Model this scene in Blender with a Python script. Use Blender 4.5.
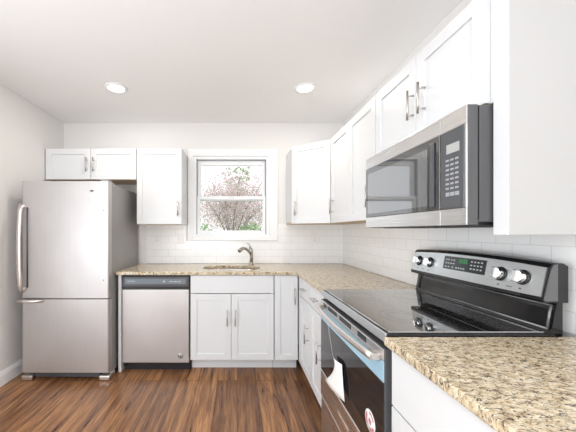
import bpy, bmesh, math, random
from mathutils import Vector, Matrix
from mathutils.geometry import tessellate_polygon

for o in list(bpy.data.objects):
    bpy.data.objects.remove(o)
random.seed(7)
S = bpy.context.scene
C = S.collection
PI = math.pi

# ------------------------------------------------------------------ camera, world, lights, exposure
CH = 1.28
cam_d = bpy.data.cameras.new('camera')
cam = bpy.data.objects.new('camera', cam_d)
C.objects.link(cam)
cam.location = (0, 0, CH)
cam.rotation_euler = (PI/2, 0, 0)
cam_d.sensor_width = 36
cam_d.lens = 285/576*36
cam_d.shift_x = (288-237)/576
cam_d.shift_y = (231-216)/576
cam_d.clip_start = 0.02
S.camera = cam

world = bpy.data.worlds.new('daylight')
S.world = world
world.use_nodes = True
bg = world.node_tree.nodes['Background']
bg.inputs['Color'].default_value = (0.95, 0.975, 1.0, 1)
bg.inputs['Strength'].default_value = 1.9

def area(name, loc, rot, sx, sy, watts, col):
    d = bpy.data.lights.new(name, 'AREA')
    d.shape = 'RECTANGLE'; d.size = sx; d.size_y = sy
    d.energy = watts; d.color = col
    o = bpy.data.objects.new(name, d)
    C.objects.link(o)
    o.location = loc; o.rotation_euler = rot
    return o
area('overhead_fill_light', (-0.45, 0.4, 2.47), (0, 0, 0), 1.6, 1.6, 7, (0.93, 0.97, 1.0))  # added overhead fill, belongs to no fixture
area('upward_fill_light', (-0.9, -1.7, 1.1), (2.75, 0, 0), 1.4, 1.0, 120, (0.91, 0.96, 1.0))  # added fill thrown up at the ceiling, no lamp body
area('rear_fill_light', (-0.5, -2.9, 1.35), (PI/2, 0, 0), 2.8, 2.1, 6, (0.89, 0.955, 1.0))  # added fill at the rear opening, stands in for daylight
area('side_fill_light', (-2.12, 0.25, 1.0), (PI/2, 0, -PI/2), 2.0, 1.5, 36, (0.89, 0.955, 1.0))  # added fill outside the side opening, brightens the right wall

vs = S.view_settings
vs.view_transform = 'Standard'
try: vs.look = 'None'
except Exception: pass
vs.exposure = -0.31
vs.gamma = 1.0
vs.use_curve_mapping = False

# ------------------------------------------------------------------ materials
def mat(name, col, rough=0.5, metal=0.0, spec=0.5, coat=0.0, emit=None, estr=0):
    m = bpy.data.materials.new(name)
    m.use_nodes = True
    b = m.node_tree.nodes['Principled BSDF']
    b.inputs['Base Color'].default_value = (*col, 1)
    b.inputs['Roughness'].default_value = rough
    b.inputs['Metallic'].default_value = metal
    b.inputs['Specular IOR Level'].default_value = spec
    b.inputs['Coat Weight'].default_value = coat
    if emit:
        b.inputs['Emission Color'].default_value = (*emit, 1)
        b.inputs['Emission Strength'].default_value = estr
    return m

class NT:
    def __init__(s, m):
        s.t = m.node_tree; s.b = s.t.nodes['Principled BSDF']
    def n(s, typ, **kw):
        x = s.t.nodes.new(typ)
        for k, v in kw.items(): setattr(x, k, v)
        return x
    def l(s, a, b): s.t.links.new(a, b)
    def ramp(s, stops, interp='LINEAR'):
        r = s.n('ShaderNodeValToRGB'); cr = r.color_ramp; cr.interpolation = interp
        while len(cr.elements) < len(stops): cr.elements.new(0.5)
        for e, (p, c) in zip(cr.elements, stops):
            e.position = p; e.color = (*c, 1)
        return r
    def coords(s, scale=(1, 1, 1), rot=(0, 0, 0)):
        g = s.n('ShaderNodeNewGeometry'); mp = s.n('ShaderNodeMapping')
        mp.inputs['Scale'].default_value = scale; mp.inputs['Rotation'].default_value = rot
        s.l(g.outputs['Position'], mp.inputs['Vector'])
        return mp.outputs['Vector']
    def mix(s, f, a, b, blend='MIX'):
        x = s.n('ShaderNodeMix', data_type='RGBA', blend_type=blend)
        for v, i in ((f, 0), (a, 6), (b, 7)):
            if hasattr(v, 'is_output'): s.l(v, x.inputs[i])
            elif isinstance(v, tuple): x.inputs[i].default_value = (*v, 1)
            else: x.inputs[i].default_value = v
        return x.outputs[2]
    def bump(s, h, strength, dist=0.002):
        b = s.n('ShaderNodeBump'); b.inputs['Strength'].default_value = strength
        b.inputs['Distance'].default_value = dist
        s.l(h, b.inputs['Height']); s.l(b.outputs['Normal'], s.b.inputs['Normal'])

def paint(name, col, rough=0.6, bump=0.05, spec=0.3):
    m = mat(name, col, rough, spec=spec); t = NT(m)
    n = t.n('ShaderNodeTexNoise'); n.inputs['Scale'].default_value = 180
    t.l(t.coords(), n.inputs['Vector']); t.bump(n.outputs['Fac'], bump, 0.001)
    return m

WALL = paint('wall_paint', (0.79, 0.77, 0.755), 0.8)
CEIL = paint('ceiling_paint', (0.895, 0.885, 0.88), 0.9)
TRIM = paint('trim_paint', (0.88, 0.88, 0.88), 0.4, 0.02)
CAB = paint('white_cabinet_lacquer', (0.72, 0.727, 0.735), 0.35, 0.01, 0.4)
ENDP = paint('dimmed_end_panel', (0.50, 0.493, 0.488), 0.5, 0.02)  # base darkened so the side face looks less lit than its strip
BIRCH = paint('birch_plywood', (0.62, 0.47, 0.33), 0.6, 0.05)
VINYL = paint('white_window_vinyl', (0.84, 0.85, 0.86), 0.4, 0.01)
PLASTIC = mat('white_outlet_plastic', (0.86, 0.85, 0.83), 0.35)
NICKEL = mat('brushed_nickel', (0.56, 0.54, 0.52), 0.3, 1.0)
CHROME = mat('polished_chrome', (0.75, 0.75, 0.75), 0.12, 1.0)
FAUC = mat('stainless_faucet', (0.46, 0.43, 0.40), 0.22, 1.0)
SINKM = mat('stainless_sink', (0.55, 0.52, 0.48), 0.25, 1.0)
BLACKG = mat('black_glass', (0.012, 0.012, 0.014), 0.04, 0.0, 0.6)
COOKG = mat('ceramic_cooktop_glass', (0.02, 0.02, 0.021), 0.05, 0.0, 0.5)
_b = COOKG.node_tree.nodes['Principled BSDF']
_b.inputs['IOR'].default_value = 4.5; _b.inputs['Coat Weight'].default_value = 1.0; _b.inputs['Coat IOR'].default_value = 2.4; _b.inputs['Coat Roughness'].default_value = 0.03
BLACKP = mat('black_plastic', (0.018, 0.018, 0.02), 0.3)
BLACKE = mat('black_enamel', (0.01, 0.01, 0.011), 0.12, 0, 0.5)
DGREY = mat('dark_grey_paint', (0.085, 0.085, 0.09), 0.4)
MGREY = mat('mid_grey_textured_steel', (0.34, 0.33, 0.325), 0.42, 0.35)
MGREY2 = mat('satin_grey_plastic', (0.12, 0.12, 0.125), 0.35)
CTRL = mat('charcoal_control_panel', (0.075, 0.078, 0.085), 0.3)
MWG = mat('reflective_black_glass', (0.012, 0.012, 0.013), 0.04)
MWG.node_tree.nodes['Principled BSDF'].inputs['IOR'].default_value = 2.3
MWIN = mat('smoked_window_glass', (0.05, 0.052, 0.055), 0.04)
MWIN.node_tree.nodes['Principled BSDF'].inputs['IOR'].default_value = 3.2
LCD = mat('lcd_screen', (0.42, 0.43, 0.42), 0.25)
DARKSCR = mat('dark_display_glass', (0.02, 0.025, 0.028), 0.1)
GREEN = mat('green_led_digits', (0.02, 0.15, 0.05), 0.3, emit=(0.05, 0.5, 0.12), estr=0.15)
PRINT = mat('pale_grey_print', (0.5, 0.5, 0.5), 0.5)
BTN = mat('grey_keypad_print', (0.36, 0.37, 0.39), 0.5)
DPRINT = mat('dark_grey_print', (0.12, 0.12, 0.12), 0.5)
FILM = mat('blue_protective_film', (0.33, 0.52, 0.64), 0.25)
PAPER = paint('white_paper', (0.86, 0.85, 0.83), 0.8, 0.02)
REDINK = mat('pink_ink', (0.55, 0.22, 0.25), 0.6)
STRING = mat('cotton_string', (0.75, 0.72, 0.66), 0.8)
LAMPM = mat('lit_lamp_lens', (1, 1, 1), 0.5, emit=(1.0, 0.96, 0.9), estr=6)
EDGE = mat('bright_steel_edge', (0.85, 0.84, 0.83), 0.3, 0.6)

def steel(name, col, rough=0.3, horiz=False, metal=1.0):
    m = mat(name, col, rough, metal); t = NT(m)
    n = t.n('ShaderNodeTexNoise'); n.inputs['Scale'].default_value = 1
    n.inputs['Detail'].default_value = 4
    t.l(t.coords((3, 3, 320) if horiz else (320, 320, 3)), n.inputs['Vector'])
    r = t.ramp([(0.3, (rough-0.06,)*3), (0.7, (rough+0.08,)*3)])
    t.l(n.outputs['Fac'], r.inputs[0]); t.l(r.outputs[0], t.b.inputs['Roughness'])
    n2 = t.n('ShaderNodeTexNoise'); n2.inputs['Scale'].default_value = 2.2; n2.inputs['Detail'].default_value = 5
    t.l(t.coords(), n2.inputs['Vector'])
    c = t.ramp([(0.3, tuple(x*0.93 for x in col)), (0.7, tuple(min(1, x*1.05) for x in col))])
    t.l(n2.outputs['Fac'], c.inputs[0]); t.l(c.outputs[0], t.b.inputs['Base Color'])
    t.bump(n.outputs['Fac'], 0.012, 0.001)
    return m
STEEL = steel("brushed_stainless", (0.60, 0.58, 0.575), 0.5)
STEELH = steel('brushed_stainless_horizontal', (0.68, 0.67, 0.665), 0.3, True)
STEELC = steel('cool_stainless_panel', (0.62, 0.65, 0.67), 0.32, True)
HSTEEL = steel('satin_handle_steel', (0.74, 0.70, 0.67), 0.35, True)

def wood_floor():
    m = mat('hand_scraped_wood_planks', (0.2, 0.1, 0.05), 0.3, spec=0.45); t = NT(m)
    v = t.coords((1, 1, 1), (0, 0, PI/2))
    b = t.n('ShaderNodeTexBrick'); b.offset = 0.37; b.offset_frequency = 2
    b.inputs['Scale'].default_value = 1; b.inputs['Brick Width'].default_value = 1.22
    b.inputs['Row Height'].default_value = 0.165; b.inputs['Mortar Size'].default_value = 0.0016
    b.inputs['Mortar Smooth'].default_value = 0.1; b.inputs['Bias'].default_value = 0
    b.inputs['Color1'].default_value = (0, 0, 0, 1); b.inputs['Color2'].default_value = (1, 1, 1, 1)
    b.inputs['Mortar'].default_value = (0.5, 0.5, 0.5, 1)
    t.l(v, b.inputs['Vector'])
    # per-plank offset of the grain
    add = t.n('ShaderNodeVectorMath', operation='MULTIPLY_ADD')
    t.l(b.outputs['Color'], add.inputs[0]); add.inputs[1].default_value = (7, 3, 5)
    t.l(t.coords((14, 1.0, 1)), add.inputs[2])
    n = t.n('ShaderNodeTexNoise'); n.inputs['Scale'].default_value = 1.7; n.inputs['Detail'].default_value = 8
    n.inputs['Roughness'].default_value = 0.68; n.inputs['Distortion'].default_value = 0.6
    t.l(add.outputs[0], n.inputs['Vector'])
    r = t.ramp([(0.28, (0.035, 0.018, 0.012)), (0.39, (0.12, 0.055, 0.028)), (0.50, (0.24, 0.115, 0.05)),
                (0.62, (0.38, 0.20, 0.09)), (0.76, (0.46, 0.28, 0.15))])
    t.l(n.outputs['Fac'], r.inputs[0])
    tone = t.ramp([(0, (0.78, 0.74, 0.76)), (1, (1.32, 1.28, 1.22))])
    t.l(b.outputs['Color'], tone.inputs[0])
    c1 = t.mix(1.0, r.outputs[0], tone.outputs[0], 'MULTIPLY')
    f = t.n('ShaderNodeTexNoise'); f.inputs['Scale'].default_value = 1; f.inputs['Detail'].default_value = 3
    t.l(t.coords((160, 5, 1)), f.inputs['Vector'])
    fr = t.ramp([(0.38, (0.6, 0.57, 0.55)), (0.58, (1.12, 1.12, 1.12))])
    t.l(f.outputs['Fac'], fr.inputs[0])
    c2 = t.mix(0.7, c1, fr.outputs[0], 'MULTIPLY')
    c3 = t.mix(b.outputs['Fac'], c2, (0.03, 0.015, 0.01))
    t.l(c3, t.b.inputs['Base Color'])
    rr = t.ramp([(0.3, (0.24,)*3), (0.7, (0.42,)*3)])
    t.l(n.outputs['Fac'], rr.inputs[0]); t.l(rr.outputs[0], t.b.inputs['Roughness'])
    t.bump(n.outputs['Fac'], 0.25, 0.004)
    return m
FLOOR = wood_floor()

def tile(name, axis):
    m = mat(name, (0.8, 0.8, 0.8), 0.22, spec=0.45); t = NT(m)
    g = t.n('ShaderNodeNewGeometry'); sp = t.n('ShaderNodeSeparateXYZ'); cb = t.n('ShaderNodeCombineXYZ')
    t.l(g.outputs['Position'], sp.inputs[0]); t.l(sp.outputs[axis], cb.inputs[0])
    ad = t.n('ShaderNodeMath', operation='SUBTRACT'); ad.inputs[1].default_value = 0.914
    t.l(sp.outputs['Z'], ad.inputs[0]); t.l(ad.outputs[0], cb.inputs[1])
    b = t.n('ShaderNodeTexBrick')
    b.inputs['Scale'].default_value = 1; b.inputs['Brick Width'].default_value = 0.154
    b.inputs['Row Height'].default_value = 0.0775; b.inputs['Mortar Size'].default_value = 0.0014
    b.inputs['Mortar Smooth'].default_value = 0.15
    b.inputs['Color1'].default_value = (0.91, 0.905, 0.90, 1); b.inputs['Color2'].default_value = (0.89, 0.885, 0.88, 1)
    b.inputs['Mortar'].default_value = (0.72, 0.70, 0.685, 1)
    t.l(cb.outputs[0], b.inputs['Vector'])
    t.l(b.outputs['Color'], t.b.inputs['Base Color'])
    inv = t.n('ShaderNodeMath', operation='SUBTRACT'); inv.inputs[0].default_value = 1
    t.l(b.outputs['Fac'], inv.inputs[1]); t.bump(inv.outputs[0], 0.4, 0.0015)
    return m
TILE_X = tile('white_subway_tile_back', 'X')
TILE_Y = tile('white_subway_tile_side', 'Y')

def granite():
    m = mat('speckled_beige_granite', (0.6, 0.5, 0.38), 0.16, spec=0.5); t = NT(m)
    v = t.coords((1, 1.9, 1), (0, 0, 0.5))
    def noise(sc, det=5, ro=0.65, dist=0.6):
        x = t.n('ShaderNodeTexNoise'); x.inputs['Scale'].default_value = sc; x.inputs['Detail'].default_value = det
        x.inputs['Roughness'].default_value = ro; x.inputs['Distortion'].default_value = dist
        t.l(v, x.inputs['Vector']); return x.outputs['Fac']
    base = t.ramp([(0.30, (0.13, 0.095, 0.07)), (0.40, (0.38, 0.28, 0.175)), (0.48, (0.62, 0.50, 0.33)),
                   (0.60, (0.76, 0.67, 0.50)), (0.72, (0.80, 0.77, 0.70))])
    t.l(noise(36, 7, 0.72), base.inputs[0])
    dm = t.ramp([(0.43, (1, 1, 1)), (0.465, (0, 0, 0))])
    t.l(noise(58, 6, 0.78, 1.2), dm.inputs[0])
    c = t.mix(dm.outputs[0], base.outputs[0], (0.055, 0.04, 0.035))
    em = t.ramp([(0.56, (0, 0, 0)), (0.65, (0.75, 0.75, 0.75))])
    t.l(noise(20, 6, 0.8, 0.3), em.inputs[0])
    c = t.mix(em.outputs[0], c, (0.27, 0.22, 0.19))
    wm = t.ramp([(0.62, (0, 0, 0)), (0.68, (0.8, 0.8, 0.8))])
    t.l(noise(70, 3, 0.6, 0.2), wm.inputs[0])
    c = t.mix(wm.outputs[0], c, (0.82, 0.80, 0.76))
    t.l(c, t.b.inputs['Base Color'])
    return m
GRAN = granite()

def glass():
    m = bpy.data.materials.new('clear_window_glass'); m.use_nodes = True
    nt = m.node_tree; nt.nodes.clear()
    out = nt.nodes.new('ShaderNodeOutputMaterial'); tr = nt.nodes.new('ShaderNodeBsdfTransparent')
    gl = nt.nodes.new('ShaderNodeBsdfGlossy'); gl.inputs['Roughness'].default_value = 0.02
    fr = nt.nodes.new('ShaderNodeFresnel'); fr.inputs['IOR'].default_value = 1.4
    mx = nt.nodes.new('ShaderNodeMixShader')
    nt.links.new(fr.outputs[0], mx.inputs[0]); nt.links.new(tr.outputs[0], mx.inputs[1])
    nt.links.new(gl.outputs[0], mx.inputs[2]); nt.links.new(mx.outputs[0], out.inputs[0])
    return m
GLASS = glass()

def leafmat(name, stops, scale=6):
    m = mat(name, stops[0][1], 0.6, spec=0.2); t = NT(m)
    n = t.n('ShaderNodeTexNoise'); n.inputs['Scale'].default_value = scale
    t.l(t.coords(), n.inputs['Vector']); r = t.ramp(stops)
    t.l(n.outputs['Fac'], r.inputs[0]); t.l(r.outputs[0], t.b.inputs['Base Color'])
    return m
BLOSSOM = leafmat('pink_blossom', [(0.35, (0.62, 0.42, 0.45)), (0.5, (0.82, 0.66, 0.68)), (0.65, (0.48, 0.43, 0.36))], 9)
LEAF = leafmat('spring_leaf', [(0.35, (0.22, 0.36, 0.15)), (0.65, (0.42, 0.56, 0.30))])
BARK = paint('grey_bark', (0.30, 0.25, 0.23), 0.9, 0.2)
GRASS = leafmat('lawn_grass', [(0.3, (0.12, 0.25, 0.06)), (0.7, (0.25, 0.38, 0.12))])

# ------------------------------------------------------------------ mesh helpers
def box(bm, x0, x1, y0, y1, z0, z1, bev=0, seg=1, mi=0):
    r = bmesh.ops.create_cube(bm, size=1)
    vs_ = r['verts']
    for v in vs_:
        v.co = Vector((x0+(v.co.x+.5)*(x1-x0), y0+(v.co.y+.5)*(y1-y0), z0+(v.co.z+.5)*(z1-z0)))
    fs = set(f for v in vs_ for f in v.link_faces)
    for f in fs: f.material_index = mi
    if bev:
        es = list(set(e for v in vs_ for e in v.link_edges))
        rr = bmesh.ops.bevel(bm, geom=es, offset=bev, segments=seg, affect='EDGES', profile=0.5)
        for f in rr['faces']: f.material_index = mi
    return bm

def prism(bm, prof, axis, a0, a1, mi=0):
    """extrude a 2D profile; axis 'x': profile (y,z); 'y': profile (x,z); 'z': profile (x,y)"""
    def P(p, a):
        return {'x': (a, p[0], p[1]), 'y': (p[0], a, p[1]), 'z': (p[0], p[1], a)}[axis]
    A = [bm.verts.new(P(p, a0)) for p in prof]; B = [bm.verts.new(P(p, a1)) for p in prof]
    n = len(prof); fs = [bm.faces.new(A), bm.faces.new(B[::-1])]
    for i in range(n): fs.append(bm.faces.new((A[i], B[i], B[(i+1) % n], A[(i+1) % n])))
    for f in fs: f.material_index = mi
    bmesh.ops.recalc_face_normals(bm, faces=fs)
    return bm

def tube(bm, pts, rad, seg=12, sx=1.0, up=None, caps=True, mi=0):
    """sweep a circle (optionally squashed) along pts; rad number or list"""
    pts = [Vector(p) for p in pts]; n = len(pts)
    rads = rad if isinstance(rad, (list, tuple)) else [rad]*n
    rings = []; prev = None
    for i, p in enumerate(pts):
        d = (pts[min(i+1, n-1)]-pts[max(i-1, 0)]).normalized()
        if prev is None:
            u = Vector(up) if up else (Vector((0, 0, 1)) if abs(d.z) < .9 else Vector((1, 0, 0)))
        else: u = prev
        u = (u-d*u.dot(d)).normalized(); prev = u
        w = d.cross(u)
        rings.append([bm.verts.new(p+u*math.cos(2*PI*k/seg)*rads[i]+w*math.sin(2*PI*k/seg)*rads[i]*sx) for k in range(seg)])
    fs = []
    for a, b in zip(rings, rings[1:]):
        for k in range(seg):
            fs.append(bm.faces.new((a[k], a[(k+1) % seg], b[(k+1) % seg], b[k])))
    for f in fs: f.smooth = True
    if caps: fs += [bm.faces.new(rings[0][::-1]), bm.faces.new(rings[-1])]
    for f in fs: f.material_index = mi
    bmesh.ops.recalc_face_normals(bm, faces=fs)
    return bm

def lathe(bm, prof, seg=32, mat4=None, ex=1.0, ey=1.0, close=False):
    """prof: list of (r, z) around z"""
    M = mat4 or Matrix()
    rings = [[bm.verts.new(M @ Vector((r*ex*math.cos(2*PI*k/seg), r*ey*math.sin(2*PI*k/seg), z))) for k in range(seg)] for r, z in prof]
    fs = []
    for a, b in zip(rings, rings[1:]):
        for k in range(seg):
            f = bm.faces.new((a[k], a[(k+1) % seg], b[(k+1) % seg], b[k])); f.smooth = True; fs.append(f)
    fs += [bm.faces.new(rings[0][::-1]), bm.faces.new(rings[-1])]
    bmesh.ops.recalc_face_normals(bm, faces=fs)
    return bm

def obj(name, bm, m, parent=None, label=None):
    me = bpy.data.meshes.new(name)
    bm.to_mesh(me); bm.free()
    for x in (m if isinstance(m, (list, tuple)) else [m]): me.materials.append(x)
    o = bpy.data.objects.new(name, me); C.objects.link(o)
    if parent: o.parent = parent
    if label: o['label'] = label
    return o

def tag(o, label, cat, group=None):
    o['label'] = label; o['category'] = cat
    if group: o['group'] = group
    return o

def thing(name, label, cat, loc=(0, 0, 0), rz=0, group=None):
    o = bpy.data.objects.new(name, None); C.objects.link(o)
    o.empty_display_size = 0.1
    o.location = loc; o.rotation_euler = (0, 0, rz)
    return tag(o, label, cat, group)

def struct(name, bm, m, parent=None):
    o = obj(name, bm, m, parent)
    if not parent: o['kind'] = 'structure'
    return o
N = bmesh.new
def B(*a, **k): return box(N(), *a, **k)

# ------------------------------------------------------------------ the room
D = 3.218         # back wall
XL, XR = -1.955, 1.195
YB = -3.0
ZC = 2.50
WX0, WX1, WZ0, WZ1 = -0.50, 0.372, 1.215, 2.125       # opening in the back wall

struct('floor', B(XL-.1, XR+.1, YB-.1, D+.1, -0.1, 0), FLOOR)
struct('ceiling', B(XL-.1, XR+.1, YB-.1, D+.1, ZC, ZC+.1), CEIL)
bm = N()     # unglazed opening added beside the camera to let fill light in
box(bm, XL-.1, XL, YB-.1, -.8, 0, ZC); box(bm, XL-.1, XL, 1.3, D+.1, 0, ZC)
box(bm, XL-.1, XL, -.8, 1.3, 0, .2); box(bm, XL-.1, XL, -.8, 1.3, 2.0, ZC)
struct('wall_left', bm, WALL)
wr = struct('wall_right', B(XR, XR+.1, YB-.1, D+.1, 0, ZC), WALL)
bm = N()
box(bm, XL, WX0, D, D+.12, 0, ZC); box(bm, WX1, XR, D, D+.12, 0, ZC)
box(bm, WX0, WX1, D, D+.12, 0, WZ0); box(bm, WX0, WX1, D, D+.12, WZ1, ZC)
wb = struct('wall_back', bm, WALL)
bm = N()     # unseen wall behind the camera, wide unglazed opening added to admit daylight
box(bm, XL, -1.85, YB-.1, YB, 0, ZC); box(bm, 0.95, XR, YB-.1, YB, 0, ZC); box(bm, -1.85, .95, YB-.1, YB, 2.3, ZC)
box(bm, -1.85, .95, YB-.1, YB, 0, .25)
struct('wall_rear', bm, WALL)

# tiled backsplash
TT = 0.006
bm = N(); z0, z1 = 0.917, 1.36
box(bm, -1.02, -.576, D-TT, D, z0, z1); box(bm, -.576, .458, D-TT, D, z0, 1.17); box(bm, .458, XR-TT, D-TT, D, z0, z1)
struct('tile_backsplash', bm, TILE_X, wb)
struct('tile_backsplash', B(XR-TT, XR, .1, D, z0, 1.40), TILE_Y, wr)

# baseboard on the left wall
prof = [(XL, 0), (XL+.016, 0), (XL+.016, .085), (XL+.012, .095), (XL+.012, .10), (XL+.006, .112), (XL+.004, .12), (XL, .12)]
struct('baseboard_left', prism(N(), prof, 'y', YB, D), TRIM)

# window
w = bpy.data.objects.new('window_1', None); C.objects.link(w); w['kind'] = 'structure'
w.location = ((WX0+WX1)/2, D, WZ0); wo = w.location.copy()
def wobj(name, bm, m, parent=w):
    bm.transform(Matrix.Translation(-wo)); return obj(name, bm, m, parent)
bm = N()
cx0, cx1, cz0, cz1 = -.553, .458, 1.172, 2.205
box(bm, cx0, WX0+.004, D-.02, D, cz0, cz1, .004); box(bm, WX1-.004, cx1, D-.02, D, cz0, cz1, .004)
box(bm, WX0, WX1, D-.02, D, WZ1-.004, cz1, .004); box(bm, WX0, WX1, D-.024, D, cz0, WZ0+.004, .004)
wobj('casing', bm, TRIM)
bm = N()      # vinyl jamb frame
fw = .042
box(bm, WX0, WX0+fw, D-.004, D+.09, WZ0, WZ1, .003); box(bm, WX1-fw, WX1, D-.004, D+.09, WZ0, WZ1, .003)
box(bm, WX0+fw, WX1-fw, D-.004, D+.09, WZ1-.035, WZ1, .003); box(bm, WX0+fw, WX1-fw, D-.004, D+.09, WZ0, WZ0+.03, .003)
wobj('window_frame', bm, VINYL)
sx0, sx1 = WX0+fw, WX1-fw
bm = N()  # grey strips added as the shaded gap lines around the sashes
box(bm, sx0, sx0+.006, D+.008, D+.08, WZ0+.03, WZ1-.035); box(bm, sx1-.006, sx1, D+.008, D+.08, WZ0+.03, WZ1-.035)
box(bm, sx0, sx1, D+.04, D+.08, WZ1-.041, WZ1-.035)
wobj('sash_shade_line', bm, mat('shade_line_grey', (.30, .30, .32), .6))
sx0 += .006; sx1 -= .006
ZM = 1.655
def sash(y, za, zb, rt, rb, st):
    bm = N()
    box(bm, sx0, sx0+st, y, y+.03, za, zb, .003); box(bm, sx1-st, sx1, y, y+.03, za, zb, .003)
    box(bm, sx0+st, sx1-st, y, y+.03, zb-rt, zb, .003); box(bm, sx0+st, sx1-st, y, y+.03, za, za+rb, .003)
    f = wobj('sash', bm, VINYL)
    wobj('pane', B(sx0+st, sx1-st, y+.012, y+.018, za+rb, zb-rt), GLASS, f)
    return f
sash(D+.045, ZM-.03, WZ1-.041, .055, .035, .038)
lo = sash(D+.012, WZ0+.03, ZM+.02, .04, .042, .034)
wobj('latch', B(-.10, -.03, D+.0, D+.012, ZM+.002, ZM+.014, .002), VINYL, lo)

# ------------------------------------------------------------------ outside
struct('ground', B(-14, 14, D+.6, 30, -.5, -.4), GRASS)
def foliage(fn, n, s0, s1):
    bm = N()
    for _ in range(n):
        p = Vector(fn()); s = random.uniform(s0, s1)
        a = Vector((random.gauss(0, 1), random.gauss(0, 1), random.gauss(0, 1))).normalized()
        b = a.orthogonal().normalized(); c = a.cross(b)
        bm.faces.new([bm.verts.new(p+b*s), bm.verts.new(p+c*s*.6+a*s*.15), bm.verts.new(p-b*s), bm.verts.new(p-c*s*.6+a*s*.15)])
    return bm
def ball(cx, cy, cz, rx, ry, rz, k=.5):
    def f():
        while 1:
            v = Vector((random.uniform(-1, 1), random.uniform(-1, 1), random.uniform(-1, 1)))
            if v.length < 1: break
        v = v*(v.length**(k-1) if v.length > 0 else 1)
        return (cx+v.x*rx, cy+v.y*ry, cz+v.z*rz)
    return f
def tree(label, x, y, h, cr, m, n, s, nb=9, seed=1, th=.07):
    random.seed(seed)
    t = thing('tree', label, 'tree', (x, y, -.4))
    bm = N(); fork = h*.38
    tube(bm, [(0, 0, 0), (.03, 0, fork*.5), (-.02, .02, fork)], [th, th*.8, th*.65], 8)
    tips = []
    for k in range(nb):
        a = 2*PI*k/nb+random.uniform(-.3, .3); sp = random.uniform(.45, 1.0)*cr
        e = Vector((math.cos(a)*sp, math.sin(a)*sp*.8, h*random.uniform(.7, 1.0)))
        mid = Vector((e.x*.4, e.y*.4, fork+(e.z-fork)*.5))
        tube(bm, [(-.02, .02, fork-.02), mid, e], [th*.36, th*.2, th*.08], 6); tips += [mid*.4+e*.6, e]
        for q in range(2):
            b = mid+Vector((random.uniform(-.5, .5), random.uniform(-.4, .4), random.uniform(.2, .7)))*cr*.6
            tube(bm, [mid, (mid+b)/2+Vector((0, 0, .05)), b], [.014, .009, .004], 5); tips.append(b)
    obj('trunk', bm, BARK, t)
    fns = [ball(p.x, p.y, p.z, cr*.42, cr*.42, cr*.36) for p in tips]
    obj('foliage', foliage(lambda: random.choice(fns)(), n, s*.6, s), m, t)
    return t
tree('tree covered in pale pink blossom outside the window', -.15, 8.2, 3.35, 1.5, BLOSSOM, 8500, .032, 10, 3)
tree('thin tree with fresh green leaves beyond the blossom tree', -.05, 18.5, 6.0, .8, LEAF, 420, .15, 5, 5)
tree('wide low pink blossom tree farther behind the window', .0, 13.9, 3.4, 2.5, BLOSSOM, 11000, .045, 16, 8, .05)
random.seed(9)
for i, (x, y, r, lab) in enumerate(((-.80, 6.3, .42, 'left low green bush under the blossom tree'), (.28, 6.0, .42, 'right low green bush under the blossom tree'))):
    t = thing('bush', lab, 'bush', (x, y, -.4), group='bushes outside the window')
    bm = N()
    for k in range(6):
        a = k*1.05
        tube(bm, [(0, 0, 0), (math.cos(a)*.12, math.sin(a)*.12, .6), (math.cos(a)*.3, math.sin(a)*.3, 1.3)], [.02, .014, .006], 5)
    obj('stem', bm, BARK, t)
    obj('foliage', foliage(ball(0, 0, 1.1, r, r, .75, .7), 1300, .03, .055), LEAF, t)

# ------------------------------------------------------------------ cabinets
# local frame: x along the front (viewer's right), y into the cabinet, z up; y=0 is the door face
DT = 0.02
def shaker(x0, x1, z0, z1, rail=.057, slab=False):
    bm = N()
    if slab:
        return box(bm, x0, x1, 0, DT, z0, z1, .002)
    b = .0012
    box(bm, x0, x0+rail, 0, DT, z0, z1, b); box(bm, x1-rail, x1, 0, DT, z0, z1, b)
    box(bm, x0+rail, x1-rail, 0, DT, z1-rail, z1, b); box(bm, x0+rail, x1-rail, 0, DT, z0, z0+rail, b)
    box(bm, x0+rail-.002, x1-rail+.002, .009, DT-.003, z0+rail-.002, z1-rail+.002)
    return bm
def bar_pull(x, z, vert=True, L=.145):
    bm = N(); h = L/2; q = L*.33; r = .0055
    if vert:
        tube(bm, [(x, -.032, z-h), (x, -.032, z+h)], r, 10)
        for s in (-q, q): tube(bm, [(x, -.03, z+s), (x, .001, z+s)], .0045, 8)
    else:
        tube(bm, [(x-h, -.032, z), (x+h, -.032, z)], r, 10)
        for s in (-q, q): tube(bm, [(x+s, -.03, z), (x+s, .001, z)], .0045, 8)
    return bm
def door(root, x0, x1, z0, z1, hx=None, hz=None, **k):
    d = obj('door', shaker(x0, x1, z0, z1, **k), CAB, root)
    if hx is not None: obj('handle', bar_pull(hx, hz), NICKEL, d)
    return d
def drawer(root, x0, x1, z0, z1, pull=True, L=.145):
    d = obj('drawer', shaker(x0, x1, z0, z1, slab=True), CAB, root)
    if pull: obj('handle', bar_pull((x0+x1)/2, (z0+z1)/2, False, L), NICKEL, d)
    return d
def carcass(root, w_, dep, z0, z1, base=False, open_top=False):
    bm = N(); t = .018; y0 = DT+.001
    box(bm, 0, t, y0, dep, z0, z1); box(bm, w_-t, w_, y0, dep, z0, z1)
    box(bm, t, w_-t, dep-.006, dep, z0, z1)
    box(bm, t, w_-t, y0, dep-.006, z0, z0+t, mi=0 if base else 1)
    if not open_top: box(bm, t, w_-t, y0, dep-.006, z1-t, z1)
    # face frame
    f = .036
    box(bm, t, f, y0, y0+.018, z0+t, z1-(0 if open_top else t)); box(bm, w_-f, w_-t, y0, y0+.018, z0+t, z1-(0 if open_top else t))
    box(bm, f, w_-f, y0, y0+.018, z1-f, z1-(0 if open_top else t)); box(bm, f, w_-f, y0, y0+.018, z0+t, z0+f)
    o = obj('carcass', bm, [CAB, BIRCH], root)
    if base: obj('toe_kick', B(0, w_, .095, .11, 0, z0), CAB, root)
    return o
R = -PI/2
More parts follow.
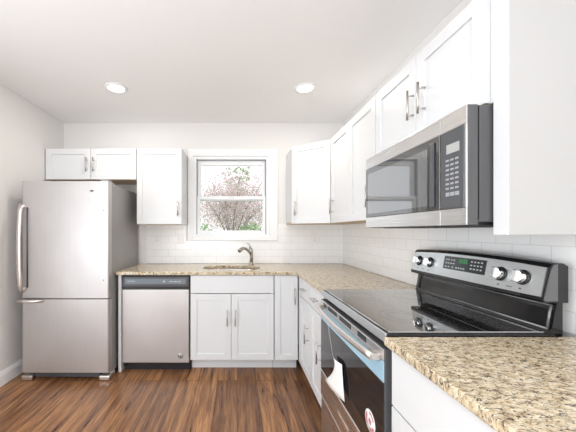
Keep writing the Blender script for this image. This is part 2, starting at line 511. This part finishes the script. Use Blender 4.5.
G = .0018
YU = D-.325       # face of the uppers on the back wall
ZT = 2.118
# over the refrigerator
x0, x1 = -1.945, -1.022
c = thing('wall_cabinet', 'short white two-door wall cabinet above the refrigerator', 'cabinet', (x0, YU, 1.803))
W_ = x1-x0; H = ZT-1.803
carcass(c, W_, .323, 0, H)
m_ = .458
door(c, .002, m_-G, .002, H-.002, m_-.036, .147)
door(c, m_+G, W_-.002, .002, H-.002, m_+.036, .147)
# left of the window
x0, x1 = -1.019, -.560
c = thing('wall_cabinet', 'tall white single-door wall cabinet left of the window', 'cabinet', (x0, YU, 1.348))
W_ = x1-x0; H = ZT-1.348
carcass(c, W_, .318, 0, H)
door(c, .002, W_-.002, .002, H-.002, W_-.037, .155)
# diagonal corner cabinet
A_ = Vector((.552, YU)); Bc = Vector((.872, 2.652)); dv = Bc-A_
ang = math.atan2(dv.y, dv.x); W_ = dv.length
c = thing('corner_wall_cabinet', 'white diagonal corner wall cabinet right of the window', 'cabinet', (A_.x, A_.y, 1.352), ang)
Mi = (Matrix.Translation((A_.x, A_.y, 0)) @ Matrix.Rotation(ang, 4, 'Z')).inverted()
nrm = Vector((-math.sin(ang), math.cos(ang)))*(DT+.001)
poly = [A_+nrm, Bc+nrm, Vector((XR-.008, 2.652+.004)), Vector((XR-.008, D-.008)), Vector((.552+.004, D-.008))]
lp = [(Mi @ Vector((p.x, p.y, 0))).to_2d() for p in poly]
H = 2.134-1.352
bm = N()
prism(bm, lp, 'z', .018, H, 0); prism(bm, lp, 'z', 0, .0178, 1)
obj('carcass', bm, [CAB, BIRCH], c)
door(c, .003, W_-.003, .002, H-.002, .05, .155)
# two-door cabinet on the right wall
XU = .87
y1, y0 = 2.645, 1.792
c = thing('wall_cabinet', 'white two-door wall cabinet between corner cabinet and microwave', 'cabinet', (XU, y1, 1.352), R)
W_ = y1-y0
carcass(c, W_, XR-XU-.008, 0, H)
door(c, .003, W_/2-G, .002, H-.002, .065, .155)
door(c, W_/2+G, W_-.003, .002, H-.002, W_-.065, .155)
# above the microwave
y1, y0 = 1.788, .986
c = thing('wall_cabinet', 'white two-door wall cabinet right above the microwave', 'cabinet', (XU, y1, 1.727), R)
W_ = y1-y0; H2 = 2.134-1.727
carcass(c, W_, XR-XU-.008, 0, H2)
door(c, .003, W_/2-G, .002, H2-.002, W_/2-.016, .17)
door(c, W_/2+G, W_-.014, .002, H2-.002, W_/2+.066, .17)
# end panel by the microwave
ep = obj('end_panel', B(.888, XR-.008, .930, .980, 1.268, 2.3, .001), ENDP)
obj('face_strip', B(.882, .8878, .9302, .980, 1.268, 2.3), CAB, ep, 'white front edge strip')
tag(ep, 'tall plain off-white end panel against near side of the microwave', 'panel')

# base cabinets, back run
YF = 2.580; ZB = .107; ZCB = .882
DB = D-YF-.003
c = thing('end_panel', 'narrow white base end panel between refrigerator and dishwasher', 'panel', (-1.075, YF, 0))
obj('panel', B(0, .028, .0, DB, 0, ZCB, .002), CAB, c)
x0, x1 = -.424, .335
c = thing('sink_cabinet', 'white two-door sink base cabinet under the window', 'cabinet', (x0, YF, 0))
W_ = x1-x0
carcass(c, W_, DB, ZB, ZCB, True, True)
obj('false_drawer_front', shaker(.003, W_-.003, .716, ZCB-.004, slab=True), CAB, c)
m_ = W_/2-.008
door(c, .003, m_-G, ZB+.004, .710, m_-.036, .50)
door(c, m_+G, W_-.003, ZB+.004, .710, m_+.036, .50)
x0, x1 = .339, .556
c = thing('corner_cabinet', 'narrow white full-height single-door base cabinet in the corner', 'cabinet', (x0, YF, 0))
W_ = x1-x0
carcass(c, W_, DB, ZB, ZCB, True)
door(c, .003, W_-.006, ZB+.004, ZCB-.004, W_-.037, .695, rail=.05)
# base cabinets, right run beyond the range
XF = .556
DR = XR-XF-.008
for (ya, yb, lab) in ((2.574, 2.165, 'white base cabinet with drawer and door beside the corner cabinet'),
                      (2.161, 1.765, 'white base cabinet with drawer and door against far side of the range')):
    c = thing('base_cabinet', lab, 'cabinet', (XF, ya, 0), R, 'base cabinets on the right wall')
    W_ = ya-yb
    carcass(c, W_, DR, ZB, ZCB, True)
    wd = W_-.003 if ya > 2.2 else W_-.065
    xs_ = .066 if ya > 2.2 else .003
    if ya > 2.2: obj('filler_strip', B(.0, .063, .002, DT, ZB, ZCB, .001), CAB, c)
    drawer(c, xs_, wd, .716, ZCB-.004, True, .10)
    door(c, xs_, wd, ZB+.004, .710, wd-.05, .475)
# filler in the corner
# near base cabinet
XN = .532
c = thing('base_cabinet', 'white base cabinet with slab drawer under nearest granite counter', 'cabinet', (XN, .984, 0), R, 'base cabinets on the right wall')
carcass(c, .78, XR-XN-.008, ZB, ZCB, True)
drawer(c, .003, .777, .684, ZCB-.004, False)
door(c, .003, .389, ZB+.004, .678); door(c, .392, .777, ZB+.004, .678)

# ------------------------------------------------------------------ countertops, sink, faucet
SKX, SKY, SRX, SRY = -.055, 2.845, .285, .19
def counter(name, outer, hole=None, z0=.884, z1=.914):
    bm = N()
    loops = [[Vector((x, y, 0)) for x, y in outer]]
    if hole: loops.append([Vector((x, y, 0)) for x, y in hole])
    flat = [p for l in loops for p in l]
    tris = tessellate_polygon(loops)
    top = [bm.verts.new((p.x, p.y, z1)) for p in flat]; bot = [bm.verts.new((p.x, p.y, z0)) for p in flat]
    for a, b, c_ in tris:
        bm.faces.new((top[a], top[b], top[c_])); bm.faces.new((bot[c_], bot[b], bot[a]))
    k = 0
    for l in loops:
        n = len(l)
        for i in range(n):
            a, b = k+i, k+(i+1) % n
            bm.faces.new((top[a], top[b], bot[b], bot[a]))
        k += n
    bmesh.ops.recalc_face_normals(bm, faces=bm.faces)
    es = [e for e in bm.edges if len(e.link_faces) == 2 and abs(e.link_faces[0].normal.dot(e.link_faces[1].normal)) < .5 and abs(e.verts[0].co.z-e.verts[1].co.z) < 1e-6]
    bmesh.ops.bevel(bm, geom=es, offset=.004, segments=2, affect='EDGES', profile=.5)
    return obj(name, bm, GRAN)
xf = .532; yc = 2.556
hole = [(SKX+SRX*math.copysign(abs(math.cos(a))**.85, math.cos(a)), SKY+SRY*math.copysign(abs(math.sin(a))**.85, math.sin(a))) for a in [2*PI*k/48 for k in range(48)]]
cr_ = [(xf-.02*(1-math.cos(t)), yc-.02*(1-math.sin(t))) for t in (0, PI/4, PI/2)]
outer = [(-1.088, yc), (xf-.02, yc), (xf-.006, yc-.006), (xf, yc-.02), (xf, 1.758), (XR-.001, 1.758), (XR-.001, D-.001), (-1.088, D-.001)]
tag(counter('countertop', outer, hole), 'L-shaped speckled granite countertop around the sink corner', 'countertop')
tag(counter('countertop', [(.51, .1), (XR-.001, .1), (XR-.001, .987), (.51, .987)]), 'speckled granite countertop nearest the camera, right of range', 'countertop')

sk = thing('sink', 'oval stainless undermount sink below the window', 'sink', (SKX, SKY, .884))
def rim(r, z): return (r, z)
bm = N()
bowl = [(1.07, -.001), (1.0, -.001), (.985, -.02), (.95, -.13), (.86, -.165), (.5, -.172), (.12, -.175), (.12, -.178), (.5, -.176), (.88, -.169), (.97, -.132), (1.0, -.022), (1.07, -.004)]
seg = 48
rings = [[bm.verts.new((SRX*r*math.copysign(abs(math.cos(a))**.85, math.cos(a)), SRY*r*math.copysign(abs(math.sin(a))**.85, math.sin(a)), z)) for a in [2*PI*k/seg for k in range(seg)]] for r, z in bowl]
rings.append(rings[0])
for a, b in zip(rings, rings[1:]):
    for k in range(seg):
        f = bm.faces.new((a[k], a[(k+1) % seg], b[(k+1) % seg], b[k])); f.smooth = True
bmesh.ops.recalc_face_normals(bm, faces=bm.faces)
obj('basin', bm, SINKM, sk)
obj('drain', lathe(N(), [(.045, -.1775), (.045, -.170), (.036, -.168), (.030, -.174), (.01, -.174)], 24), CHROME, sk)

fx, fy = .155, 3.10
fa = thing('faucet', 'brushed steel pull-out kitchen faucet behind the sink', 'faucet', (fx, fy, .914))
obj('base', lathe(N(), [(.030, 0), (.030, .006), (.025, .012), (.022, .02), (.020, .03)], 24), FAUC, fa)
bm = N()
tube(bm, [(0, 0, .025), (.002, 0, .08), (.0, -.002, .13), (-.006, -.006, .165), (-.012, -.01, .18)], [.019, .0185, .020, .021, .014], 16)
obj('body', bm, FAUC, fa)
bm = N()
tube(bm, [(-.004, -.004, .115), (-.03, -.035, .15), (-.06, -.075, .178), (-.085, -.11, .185)], [.014, .014, .014, .015], 14)
obj('spout', bm, FAUC, fa)
bm = N()
tube(bm, [(-.083, -.108, .186), (-.105, -.14, .180), (-.125, -.168, .166), (-.132, -.178, .158)], [.016, .018, .020, .018], 14)
obj('spray_head', bm, FAUC, fa)
bm = N()
tube(bm, [(-.01, -.008, .175), (-.016, -.004, .20), (-.034, .0, .225), (-.05, .0, .236)], [.013, .009, .007, .006], 10, .7)
obj('lever', bm, FAUC, fa)

# ------------------------------------------------------------------ refrigerator
fr = thing('refrigerator', 'stainless bottom-freezer refrigerator beside the left wall', 'refrigerator', (-1.838, 2.43, 0))
W_ = .744
obj('body', B(.004, W_-.004, .066, .71, .035, 1.692, .006), MGREY, fr)
def rdoor(z0, z1):
    bm = N(); r = .016; pr = []
    for cxx, s in ((r, PI), (W_-r, 1.5*PI)):
        for k in range(5):
            a = s+k*PI/8
            pr.append((cxx+r*math.cos(a), r+r*math.sin(a)))
    pr += [(W_, .06), (0, .06)]
    prism(bm, pr, 'z', z0, z1)
    for f in bm.faces:
        if abs(f.normal.z) < .5: f.smooth = False
    return bm
d = obj('fridge_door', rdoor(.706, 1.705), STEEL, fr)
bm = N()
zt, zb = 1.512, .768
pts = []; 
for k in range(13):
    t = k/12
    pts.append((.020-.006*math.sin(PI*t)**.5, -.030-.022*math.sin(PI*t)**.5, zt+(zb-zt)*t))
tube(bm, pts, .0195, 14, .55, up=(1, 0, 0))
box(bm, .012, .040, -.03, .001, zt-.035, zt-.002, .005); box(bm, .012, .040, -.03, .001, zb+.002, zb+.035, .005)
obj('handle', bm, HSTEEL, d)
bm = N()
tube(bm, [(.052, -.004, zt-.03), (.052, -.004, zb+.03)], .006, 8)
obj('handle_trim', bm, DGREY, d)
bm = N(); lathe(bm, [(.0175, 0), (.0175, .0012), (.001, .0012)], 20, Matrix.Translation((.60, 0, 1.622)) @ Matrix.Rotation(PI/2, 4, 'X'), 1.0, .45)
obj('badge', bm, DPRINT, d)
for zz in (1.455, .86):
    bm = N(); lathe(bm, [(.005, 0), (.005, .002), (.001, .002)], 12, Matrix.Translation((W_-.045, 0, zz)) @ Matrix.Rotation(PI/2, 4, 'X'))
    obj('plug_button', bm, DGREY, d)
d = obj('freezer_drawer', rdoor(.072, .697), STEEL, fr)
bm = N()
tube(bm, [(-.02, -.035, .692), (.05, -.040, .690), (.13, -.034, .686), (.19, -.012, .684)], [.014, .015, .014, .009], 12, .8)
box(bm, .0, .03, -.03, .002, .676, .696, .004); box(bm, .16, .19, -.016, .002, .676, .692, .004)
obj('handle', bm, HSTEEL, d)
bm = N()
box(bm, .09, W_-.09, .035, .07, .02, .064)
for k in range(3): box(bm, .095, W_-.095, .03, .036, .024+k*.013, .032+k*.013)
obj('toe_grille', bm, DGREY, fr)
for xa, xb in ((-.006, .088), (W_-.088, W_+.006)):
    bm = N(); box(bm, xa, xb, .0, .12, .0, .045, .012, 3)
    obj('foot_cover', bm, HSTEEL, fr)
bm = N(); box(bm, W_-.075, W_-.012, .01, .10, 1.7055, 1.722, .005, 2); box(bm, W_-.055, W_-.02, .09, .17, 1.693, 1.712, .004)
obj('hinge_cover', bm, MGREY, fr)

# ------------------------------------------------------------------ dishwasher
dw = thing('dishwasher', 'stainless dishwasher with dark control strip under the granite', 'dishwasher', (-1.043, YF, 0))
W_ = .614
obj('tub', B(.006, W_-.006, .03, .58, .1, .872), DGREY, dw)
cp = obj('control_panel', B(.004, W_-.004, -.004, .028, .775, .866, .006, 2), CTRL, dw)
bm = N()
box(bm, .03, .58, -.0055, -.003, .80, .848, .001); obj('control_fascia', bm, mat('blue_grey_fascia', (.16, .19, .22), .3), cp)
bm = N()
for k in range(8): box(bm, .055+k*.0085, .061+k*.0085, -.0065, -.0052, .823, .830)
obj('lettering', bm, PRINT, cp)
bm = N(); box(bm, .375, .39, -.0065, -.0052, .816, .832)
obj('button', bm, PRINT, cp)
for k in range(6): obj('button', B(.43+k*.018, .442+k*.018, -.0065, -.0052, .818, .825+.005*(k % 2)), PRINT, cp)
obj('pocket_handle', B(.004, W_-.004, .006, .028, .754, .774), BLACKP, dw)
bm = N(); box(bm, .004, W_-.004, -.008, .028, .088, .752, .007, 3)
dd = obj('door', bm, STEEL, dw)
def sticker(name, M, r, parent, mats):
    bm = N()
    lathe(bm, [(r, 0), (r, .0006), (.0005, .0006)], 28, M)
    for f in bm.faces: f.material_index = 0
    n0 = len(bm.faces)
    for k in range(3):
        a0 = .4+k*2.1
        vi = []
        for q in range(9):
            a = a0+q*.17
            vi.append((M @ Vector((math.cos(a)*r*.86, math.sin(a)*r*.86, .0009)), M @ Vector((math.cos(a)*r*.58, math.sin(a)*r*.58, .0009))))
        vv = [(bm.verts.new(a), bm.verts.new(b)) for a, b in vi]
        for (a, b), (c1, d1) in zip(vv, vv[1:]):
            f = bm.faces.new((a, b, d1, c1)); f.material_index = 1
    vv = [bm.verts.new(M @ Vector((x*r, y*r, .0009))) for x, y in ((-.3, -.1), (.1, -.35), (.35, .1), (-.05, .35))]
    f = bm.faces.new(vv); f.material_index = 1
    return obj(name, bm, mats, parent, 'round printed sticker')
sticker('sticker', Matrix.Translation((.535, -.0085, .155)) @ Matrix.Rotation(PI/2, 4, 'X'), .026, dd, [mat('clear_sticker', (.55, .52, .51), .4, .5), DPRINT])
obj('toe_panel', B(.006, W_-.006, .06, .075, 0, .084), BLACKP, dw)

# ------------------------------------------------------------------ range
W_ = .756
rg = thing('range', 'freestanding electric range with black glass cooktop and steel backguard', 'range', (.515, 1.754, 0), R)
bm = N(); box(bm, .002, W_-.002, .048, .628, .03, .893)
for xa in (.03, W_-.07):
    for ya in (.09, .57): box(bm, xa, xa+.04, ya, ya+.04, 0, .03)
obj('body', bm, DGREY, rg)
# cooktop
bm = N()
box(bm, -.001, W_+.001, .012, .60, .894, .919, .005, 2)
cf = obj('cooktop_frame', bm, BLACKE, rg)
bm = N(); box(bm, -.001, W_+.001, .004, .0118, .886, .9205, .003, 2)
obj('front_trim', bm, STEELC, rg)
bm = N(); box(bm, .010, W_-.010, .022, .575, .9185, .9235, .002)
gl = obj('cooktop_glass', bm, COOKG, rg)
RING = mat('grey_burner_print', (.06, .06, .062), .08)
_b = RING.node_tree.nodes['Principled BSDF']
_b.inputs['IOR'].default_value = 4.5; _b.inputs['Coat Weight'].default_value = .8; _b.inputs['Coat IOR'].default_value = 2.2
for bx, by, r in ((.19, .17, .105), (.56, .17, .085), (.20, .43, .085), (.56, .43, .115)):
    bm = N()
    for rr in (r, r*.62):
        A = [bm.verts.new((bx+rr*math.cos(2*PI*k/48), by+rr*math.sin(2*PI*k/48), .9238)) for k in range(48)]
        Bv = [bm.verts.new((bx+(rr-.0025)*math.cos(2*PI*k/48), by+(rr-.0025)*math.sin(2*PI*k/48), .9238)) for k in range(48)]
        for k in range(48): bm.faces.new((A[k], A[(k+1) % 48], Bv[(k+1) % 48], Bv[k]))
    obj('burner_ring', bm, RING, gl)
# backguard: black riser and control console
bm = N()
prism(bm, [(.577, .919), (.585, .932), (.592, .936), (.604, 1.0), (.610, 1.022), (.610, 1.04), (.63, 1.04), (.63, .895), (.60, .895)], 'x', .004, W_-.004)
rs = obj('backguard_riser', bm, BLACKE, rg)
bm = N()
tube(bm, [(.012, .585, .934), (W_-.012, .585, .934)], .004, 8)
tube(bm, [(.012, .5835, .936), (.012, .598, 1.02)], .004, 8); tube(bm, [(W_-.012, .5835, .936), (W_-.012, .598, 1.02)], .004, 8)
tube(bm, [(.012, .603, 1.016), (W_-.012, .603, 1.016)], .003, 8)
obj('riser_bead', bm, mat('highlight_bead_grey', (.22, .22, .225), .12, 0.5), rs)  # bead lightened to put the riser's glossy highlights into its colour
bm = N()
n = 20; cols = []
for i in range(n+1):
    t = i/n; x = W_*t; e = abs(2*t-1); bow = .014*(1-e**2.2)    # crowned top edge
    zt = 1.168+bow; yb = .006*(e**6)
    pr = [(.553+yb, 1.028), (.549+yb, 1.036), (.574+yb, zt-.016), (.584+yb, zt-.004), (.60, zt), (.628, zt-.002), (.645, zt-.012), (.645, 1.028)]
    cols.append([bm.verts.new((x, a, b)) for a, b in pr])
for a, b in zip(cols, cols[1:]):
    k = len(a)
    for j in range(k):
        f = bm.faces.new((a[j], a[(j+1) % k], b[(j+1) % k], b[j]))
bm.faces.new(cols[0]); bm.faces.new(cols[-1][::-1])
bmesh.ops.recalc_face_normals(bm, faces=bm.faces)
con = obj('control_console', bm, [BLACKE], rg)
for xa, xb in ((-.003, .0), (W_, W_+.003)):
    bm = N(); prism(bm, [(.562, 1.034), (.558, 1.04), (.584, 1.148), (.592, 1.160), (.606, 1.164), (.606, 1.034)], 'x', xa, xb)
    obj('end_cap', bm, MGREY2, con)
def face_pt(x, z, off=0):      # a point on the console's sloping face
    t = x/W_; e = abs(2*t-1); yb = .006*(e**6); bow = .014*(1-e**2.2)
    za, zb_ = 1.036, 1.152+bow
    y = .549+yb+(.025)*(z-za)/(zb_-za)
    return Vector((x, y-off, z))
bm = N(); cols = []
for i in range(n+1):
    t = .008+(.984)*i/n; x = W_*t; e = abs(2*t-1); bow = .014*(1-e**2.2)
    zs = (1.048, 1.150+bow)
    cols.append([bm.verts.new(face_pt(x, zs[0], .003)), bm.verts.new(face_pt(x, zs[1], .003)), bm.verts.new(face_pt(x, zs[1], -.003)), bm.verts.new(face_pt(x, zs[0], -.003))])
for a, b in zip(cols, cols[1:]):
    for j in range(4): bm.faces.new((a[j], a[(j+1) % 4], b[(j+1) % 4], b[j]))
bm.faces.new(cols[0]); bm.faces.new(cols[-1][::-1])
bmesh.ops.recalc_face_normals(bm, faces=bm.faces)
pl = obj('control_panel', bm, STEELC, rg, 'brushed stainless control panel')
def face_box(bm, x0, x1, z0, z1, o0, o1, mi=0):
    vs8 = [bm.verts.new(face_pt(x, z, o)) for o in (o0, o1) for x, z in ((x0, z0), (x1, z0), (x1, z1), (x0, z1))]
    fs = [vs8[4:], vs8[3::-1]] + [[vs8[i], vs8[(i+1) % 4], vs8[(i+1) % 4+4], vs8[i+4]] for i in range(4)]
    for f in fs:
        ff = bm.faces.new(f); ff.material_index = mi
bm = N(); face_box(bm, .272, .52, 1.088, 1.152, .003, .0045, 0)
dsp = obj('display', bm, DARKSCR, rg, 'dark display with green clock')
bm = N()
for k in range(4): face_box(bm, .372+k*.013, .382+k*.013, 1.124, 1.145, .0046, .005)
obj('clock_digits', bm, GREEN, dsp)
for (xs, zz) in (((.285, .30, .318, .335), 1.135), ((.285, .30, .318, .335), 1.118), ((.285, .305, .33), 1.10), ((.44, .458, .476, .494), 1.138), ((.44, .458, .476, .494), 1.122), ((.44, .458, .476, .494), 1.106), ((.355, .37, .385, .40), 1.10)):
    for x in xs:
        bm = N(); face_box(bm, x, x+.010, zz-.003, zz+.003, .0046, .005); obj('touch_key', bm, PRINT, dsp)
for x in (.07, .165, .59, .678):
    bm = N(); face_box(bm, x-.004, x+.004, 1.060, 1.066, .003, .0036); obj('dial_mark', bm, DPRINT, pl)
for x in (.115, .635):
    bm = N(); face_box(bm, x-.012, x+.012, 1.062, 1.065, .003, .0036); obj('dial_mark', bm, DPRINT, pl)
tilt = math.atan2(.025, .12)
for x in (.07, .165, .59, .678):
    p = face_pt(x, 1.106, .003)
    M = Matrix.Translation(p) @ Matrix.Rotation(PI/2-tilt, 4, 'X')
    bm = N(); lathe(bm, [(.029, 0), (.029, .002), (.027, .004), (.026, .006)], 28, M)
    sk_ = bm
    bm = N(); lathe(bm, [(.0245, .006), (.0235, .012), (.022, .020), (.020, .022)], 28, M)
    box(bm2 := N(), -.009, .009, -.0225, .0225, .012, .034, .003, 2); bm2.transform(M)
    me = bpy.data.meshes.new('tmp'); bm2.to_mesh(me); bm2.free(); bm.from_mesh(me); bpy.data.meshes.remove(me)
    k = obj('knob', bm, CHROME, rg, 'chrome knob')
    obj('knob_skirt', sk_, BLACKP, k)
# oven door
od = obj('oven_door', B(.003, W_-.003, .003, .046, .283, .864, .004, 2), DGREY, rg)
bm = N(); box(bm, .005, W_-.005, -.001, .004, .822, .862, .002)
obj('vent_trim', bm, STEELH, od)
for xa, xb in ((.06, .115), (.15, .285), (.325, .47), (.54, .62)): obj('vent_slot', B(xa, xb, -.0022, .002, .834, .857, .001), BLACKP, od)
obj('upper_trim', B(.005, W_-.005, .0, .004, .745, .820, .001), FILM, od, 'upper door trim under blue protective film')
obj('oven_window', B(.005, W_-.005, .0, .004, .440, .743, .001), BLACKG, od, 'glossy black glass')
obj('lower_trim', B(.005, W_-.005, -.001, .004, .285, .432, .002), STEELH, od, 'lower stainless band')
obj('trim_edge', B(.005, W_-.005, -.0015, .004, .4325, .4395, .001), EDGE, od)
bm = N()
for k in range(8): box(bm, .30+k*.018, .3135+k*.018, -.0016, -.0008, .352, .366)
obj('lettering', bm, EDGE, od)
bm = N()
pts = []
for k in range(17):
    t = k/16
    pts.append((.028+(W_-.056)*t, -.030-.026*math.sin(PI*t)**.8*.7, .828-.004*math.sin(PI*t)))
tube(bm, pts, .0145, 12, .6, up=(0, 0, 1))
box(bm, .022, .052, -.034, .001, .815, .842, .004, 2); box(bm, W_-.052, W_-.022, -.034, .001, .815, .842, .004, 2)
obj('handle', bm, HSTEEL, od)
sticker('sticker', Matrix.Translation((.652, -.0005, .545)) @ Matrix.Rotation(PI/2, 4, 'X'), .042, od, [PAPER, REDINK])
dr = obj('storage_drawer', B(.003, W_-.003, .003, .046, .05, .276, .004, 2), STEELH, rg)
obj('trim_edge', B(.005, W_-.005, .0, .004, .277, .2825, .0008), EDGE, rg)
# paper tag hung on the oven handle
tg = thing('hang_tag', 'curled white paper tag hanging on the oven door', 'tag', (.515, 1.754, .455), R)
bm = N(); rows = []
def quad3(p, q, r, s):      # a quadratic curve through p, q (middle) and r
    p, q, r = Vector(p), Vector(q), Vector(r); c_ = q*2-(p+r)*.5
    return p*(1-s)**2+c_*2*s*(1-s)+r*s*s
for i in range(9):
    s = i/8
    rows.append([quad3((.183, -.030, .0065), (.275, -.014, .105), (.255, -.010, .170), s), quad3((.421, -.012, .025), (.405, -.014, .11), (.381, -.010, .182), s)])
grid = [[bm.verts.new(Vector(a).lerp(Vector(b), q/6)+Vector((0, -.010*math.sin(PI*q/6), 0))) for q in range(7)] for a, b in rows]
for r0, r1 in zip(grid, grid[1:]):
    for q in range(6):
        f = bm.faces.new((r0[q], r0[q+1], r1[q+1], r1[q])); f.smooth = True
o = obj('paper', bm, PAPER, tg)
sm = o.modifiers.new('solid', 'SOLIDIFY'); sm.thickness = .0008
bm = N(); tube(bm, [(.280, -.016, .158), (.290, -.035, .26), (.300, -.052, .356)], .0008, 6)
obj('string', bm, STRING, tg)
bm = N(); lathe(bm, [(.006, 0), (.006, .0015), (.002, .0015)], 14, Matrix.Translation((.280, -.0165, .152)) @ Matrix.Rotation(PI/2, 4, 'X'))
obj('eyelet', bm, DGREY, tg)

# ------------------------------------------------------------------ microwave
mw = thing('microwave', 'stainless over-the-range microwave mounted under the right wall cabinet', 'microwave', (.795, 1.757, 1.30), R)
W_ = .772; HM = .42
obj('body', B(.003, W_-.003, .042, .385, .012, HM-.002, .003), DGREY, mw)
bm = N(); box(bm, .02, W_-.02, .03, .36, -.002, .0118)
for k in range(14): box(bm, .06+k*.045, .085+k*.045, .08, .3, -.005, -.002)
obj('vent_base', bm, BLACKP, mw)
DX = .645
bm = N(); box(bm, 0, DX-.001, .0025, .04, 0, HM, .004, 2)
md = obj('door', bm, DGREY, mw)
obj('top_band', B(.001, DX-.002, -.001, .004, HM-.0655, HM-.001, .002, 2), STEELH, md, 'brushed stainless band')
obj('bottom_band', B(.001, DX-.002, -.001, .004, .001, .0615, .002, 2), STEELH, md, 'brushed stainless band')
bm = N(); box(bm, .004, DX-.002, -.003, .002, .062, HM-.066, .002); obj('window', bm, MWG, md)
bm = N(); box(bm, .035, DX-.075, -.0042, -.0028, .082, HM-.10, .0005); obj('inner_window', bm, MWIN, md)
bm = N(); box(bm, DX-.052, DX-.030, -.010, -.002, .075, HM-.085, .003, 2); obj('handle', bm, CTRL, md)
bm = N(); box(bm, DX+.001, W_, .0025, .04, 0, HM, .004, 2)
mp = obj('control_column', bm, DGREY, mw)
obj('top_band', B(DX+.0015, W_-.001, -.001, .004, HM-.0655, HM-.001, .002, 2), STEELH, mp, 'brushed stainless band')
obj('bottom_band', B(DX+.0015, W_-.001, -.001, .004, .001, .0615, .002, 2), STEELH, mp, 'brushed stainless band')
obj('side_strip', B(W_-.010, W_-.001, -.001, .004, .0615, HM-.0655, .001), STEELH, mp, 'thin stainless edge')
bm = N(); box(bm, DX+.002, W_-.011, -.003, .002, .062, HM-.066, .002); pn = obj('control_panel', bm, CTRL, mw)
bm = N(); box(bm, DX+.035, W_-.030, -.004, -.0025, .268, .302); obj('display', bm, LCD, pn)
for r_ in range(7):
    for q in range(3):
        obj('button', B(DX+.031+q*.023, DX+.047+q*.023, -.0036, -.0028, .135+r_*.0175, .142+r_*.0175), BTN, pn)
for q in range(3): obj('button', B(DX+.031+q*.023, DX+.050+q*.023, -.0036, -.0028, .110, .124), BTN, pn)
bm = N(); box(bm, DX+.025, W_-.024, -.0038, -.0028, .07, .098); obj('open_button', bm, DGREY, pn)
bm = N(); box(bm, .0, W_, .0402, .0418, .02, HM-.005); obj('door_gasket', bm, BLACKP, mw)

# ------------------------------------------------------------------ outlets and recessed lights
def outlet(label, x, switch=False):
    o = thing('wall_outlet', label, 'outlet', (x, D-TT, 1.195), 0, 'outlets on the backsplash')
    obj('cover_plate', B(-.036, .036, -.006, 0, -.058, .058, .003, 2), PLASTIC, o)
    if switch:
        obj('rocker', B(-.016, .016, -.009, -.005, -.033, .033, .002), PLASTIC, o)
    else:
        for s in (-.021, .021):
            f = obj('socket', B(-.015, .015, -.008, -.005, s-.015, s+.015, .002), PLASTIC, o)
            bm = N(); box(bm, -.008, -.0055, -.0084, -.0078, s-.004, s+.006); box(bm, .0055, .008, -.0084, -.0078, s-.004, s+.006)
            obj('slot', bm, DGREY, f)
outlet('white outlet below the wall cabinet, nearer the refrigerator', -.897)
outlet('white wall plate beside lower left corner of the window', -.637, True)
outlet('white outlet under the diagonal corner cabinet', .873)

for x, lab in ((-1.03, 'round recessed ceiling light over the refrigerator side'), (.582, 'round recessed ceiling light over the corner cabinet side')):
    l = thing('ceiling_light', lab, 'ceiling light', (x, 2.43, ZC), 0, 'recessed ceiling lights')
    bm = N()
    pr = [(.092, 0), (.090, -.006), (.070, -.010), (.066, -.006), (.066, -.001)]
    rings = [[bm.verts.new((r*math.cos(2*PI*k/40), r*math.sin(2*PI*k/40), z)) for k in range(40)] for r, z in pr]
    rings.append(rings[0])
    for a, b in zip(rings, rings[1:]):
        for k in range(40):
            f = bm.faces.new((a[k], a[(k+1) % 40], b[(k+1) % 40], b[k])); f.smooth = True
    bmesh.ops.recalc_face_normals(bm, faces=bm.faces)
    obj('trim_ring', bm, TRIM, l)
    obj('lens', lathe(N(), [(.064, -.001), (.064, -.005), (.002, -.006)], 40), LAMPM, l)
    d = bpy.data.lights.new('recessed_lamp_light', 'AREA'); d.shape = 'DISK'; d.size = .13; d.energy = 7; d.color = (1, .93, .84)
    lo_ = bpy.data.objects.new('recessed_lamp_light', d); C.objects.link(lo_)
    lo_.location = (0, 0, -.012); lo_.parent = l
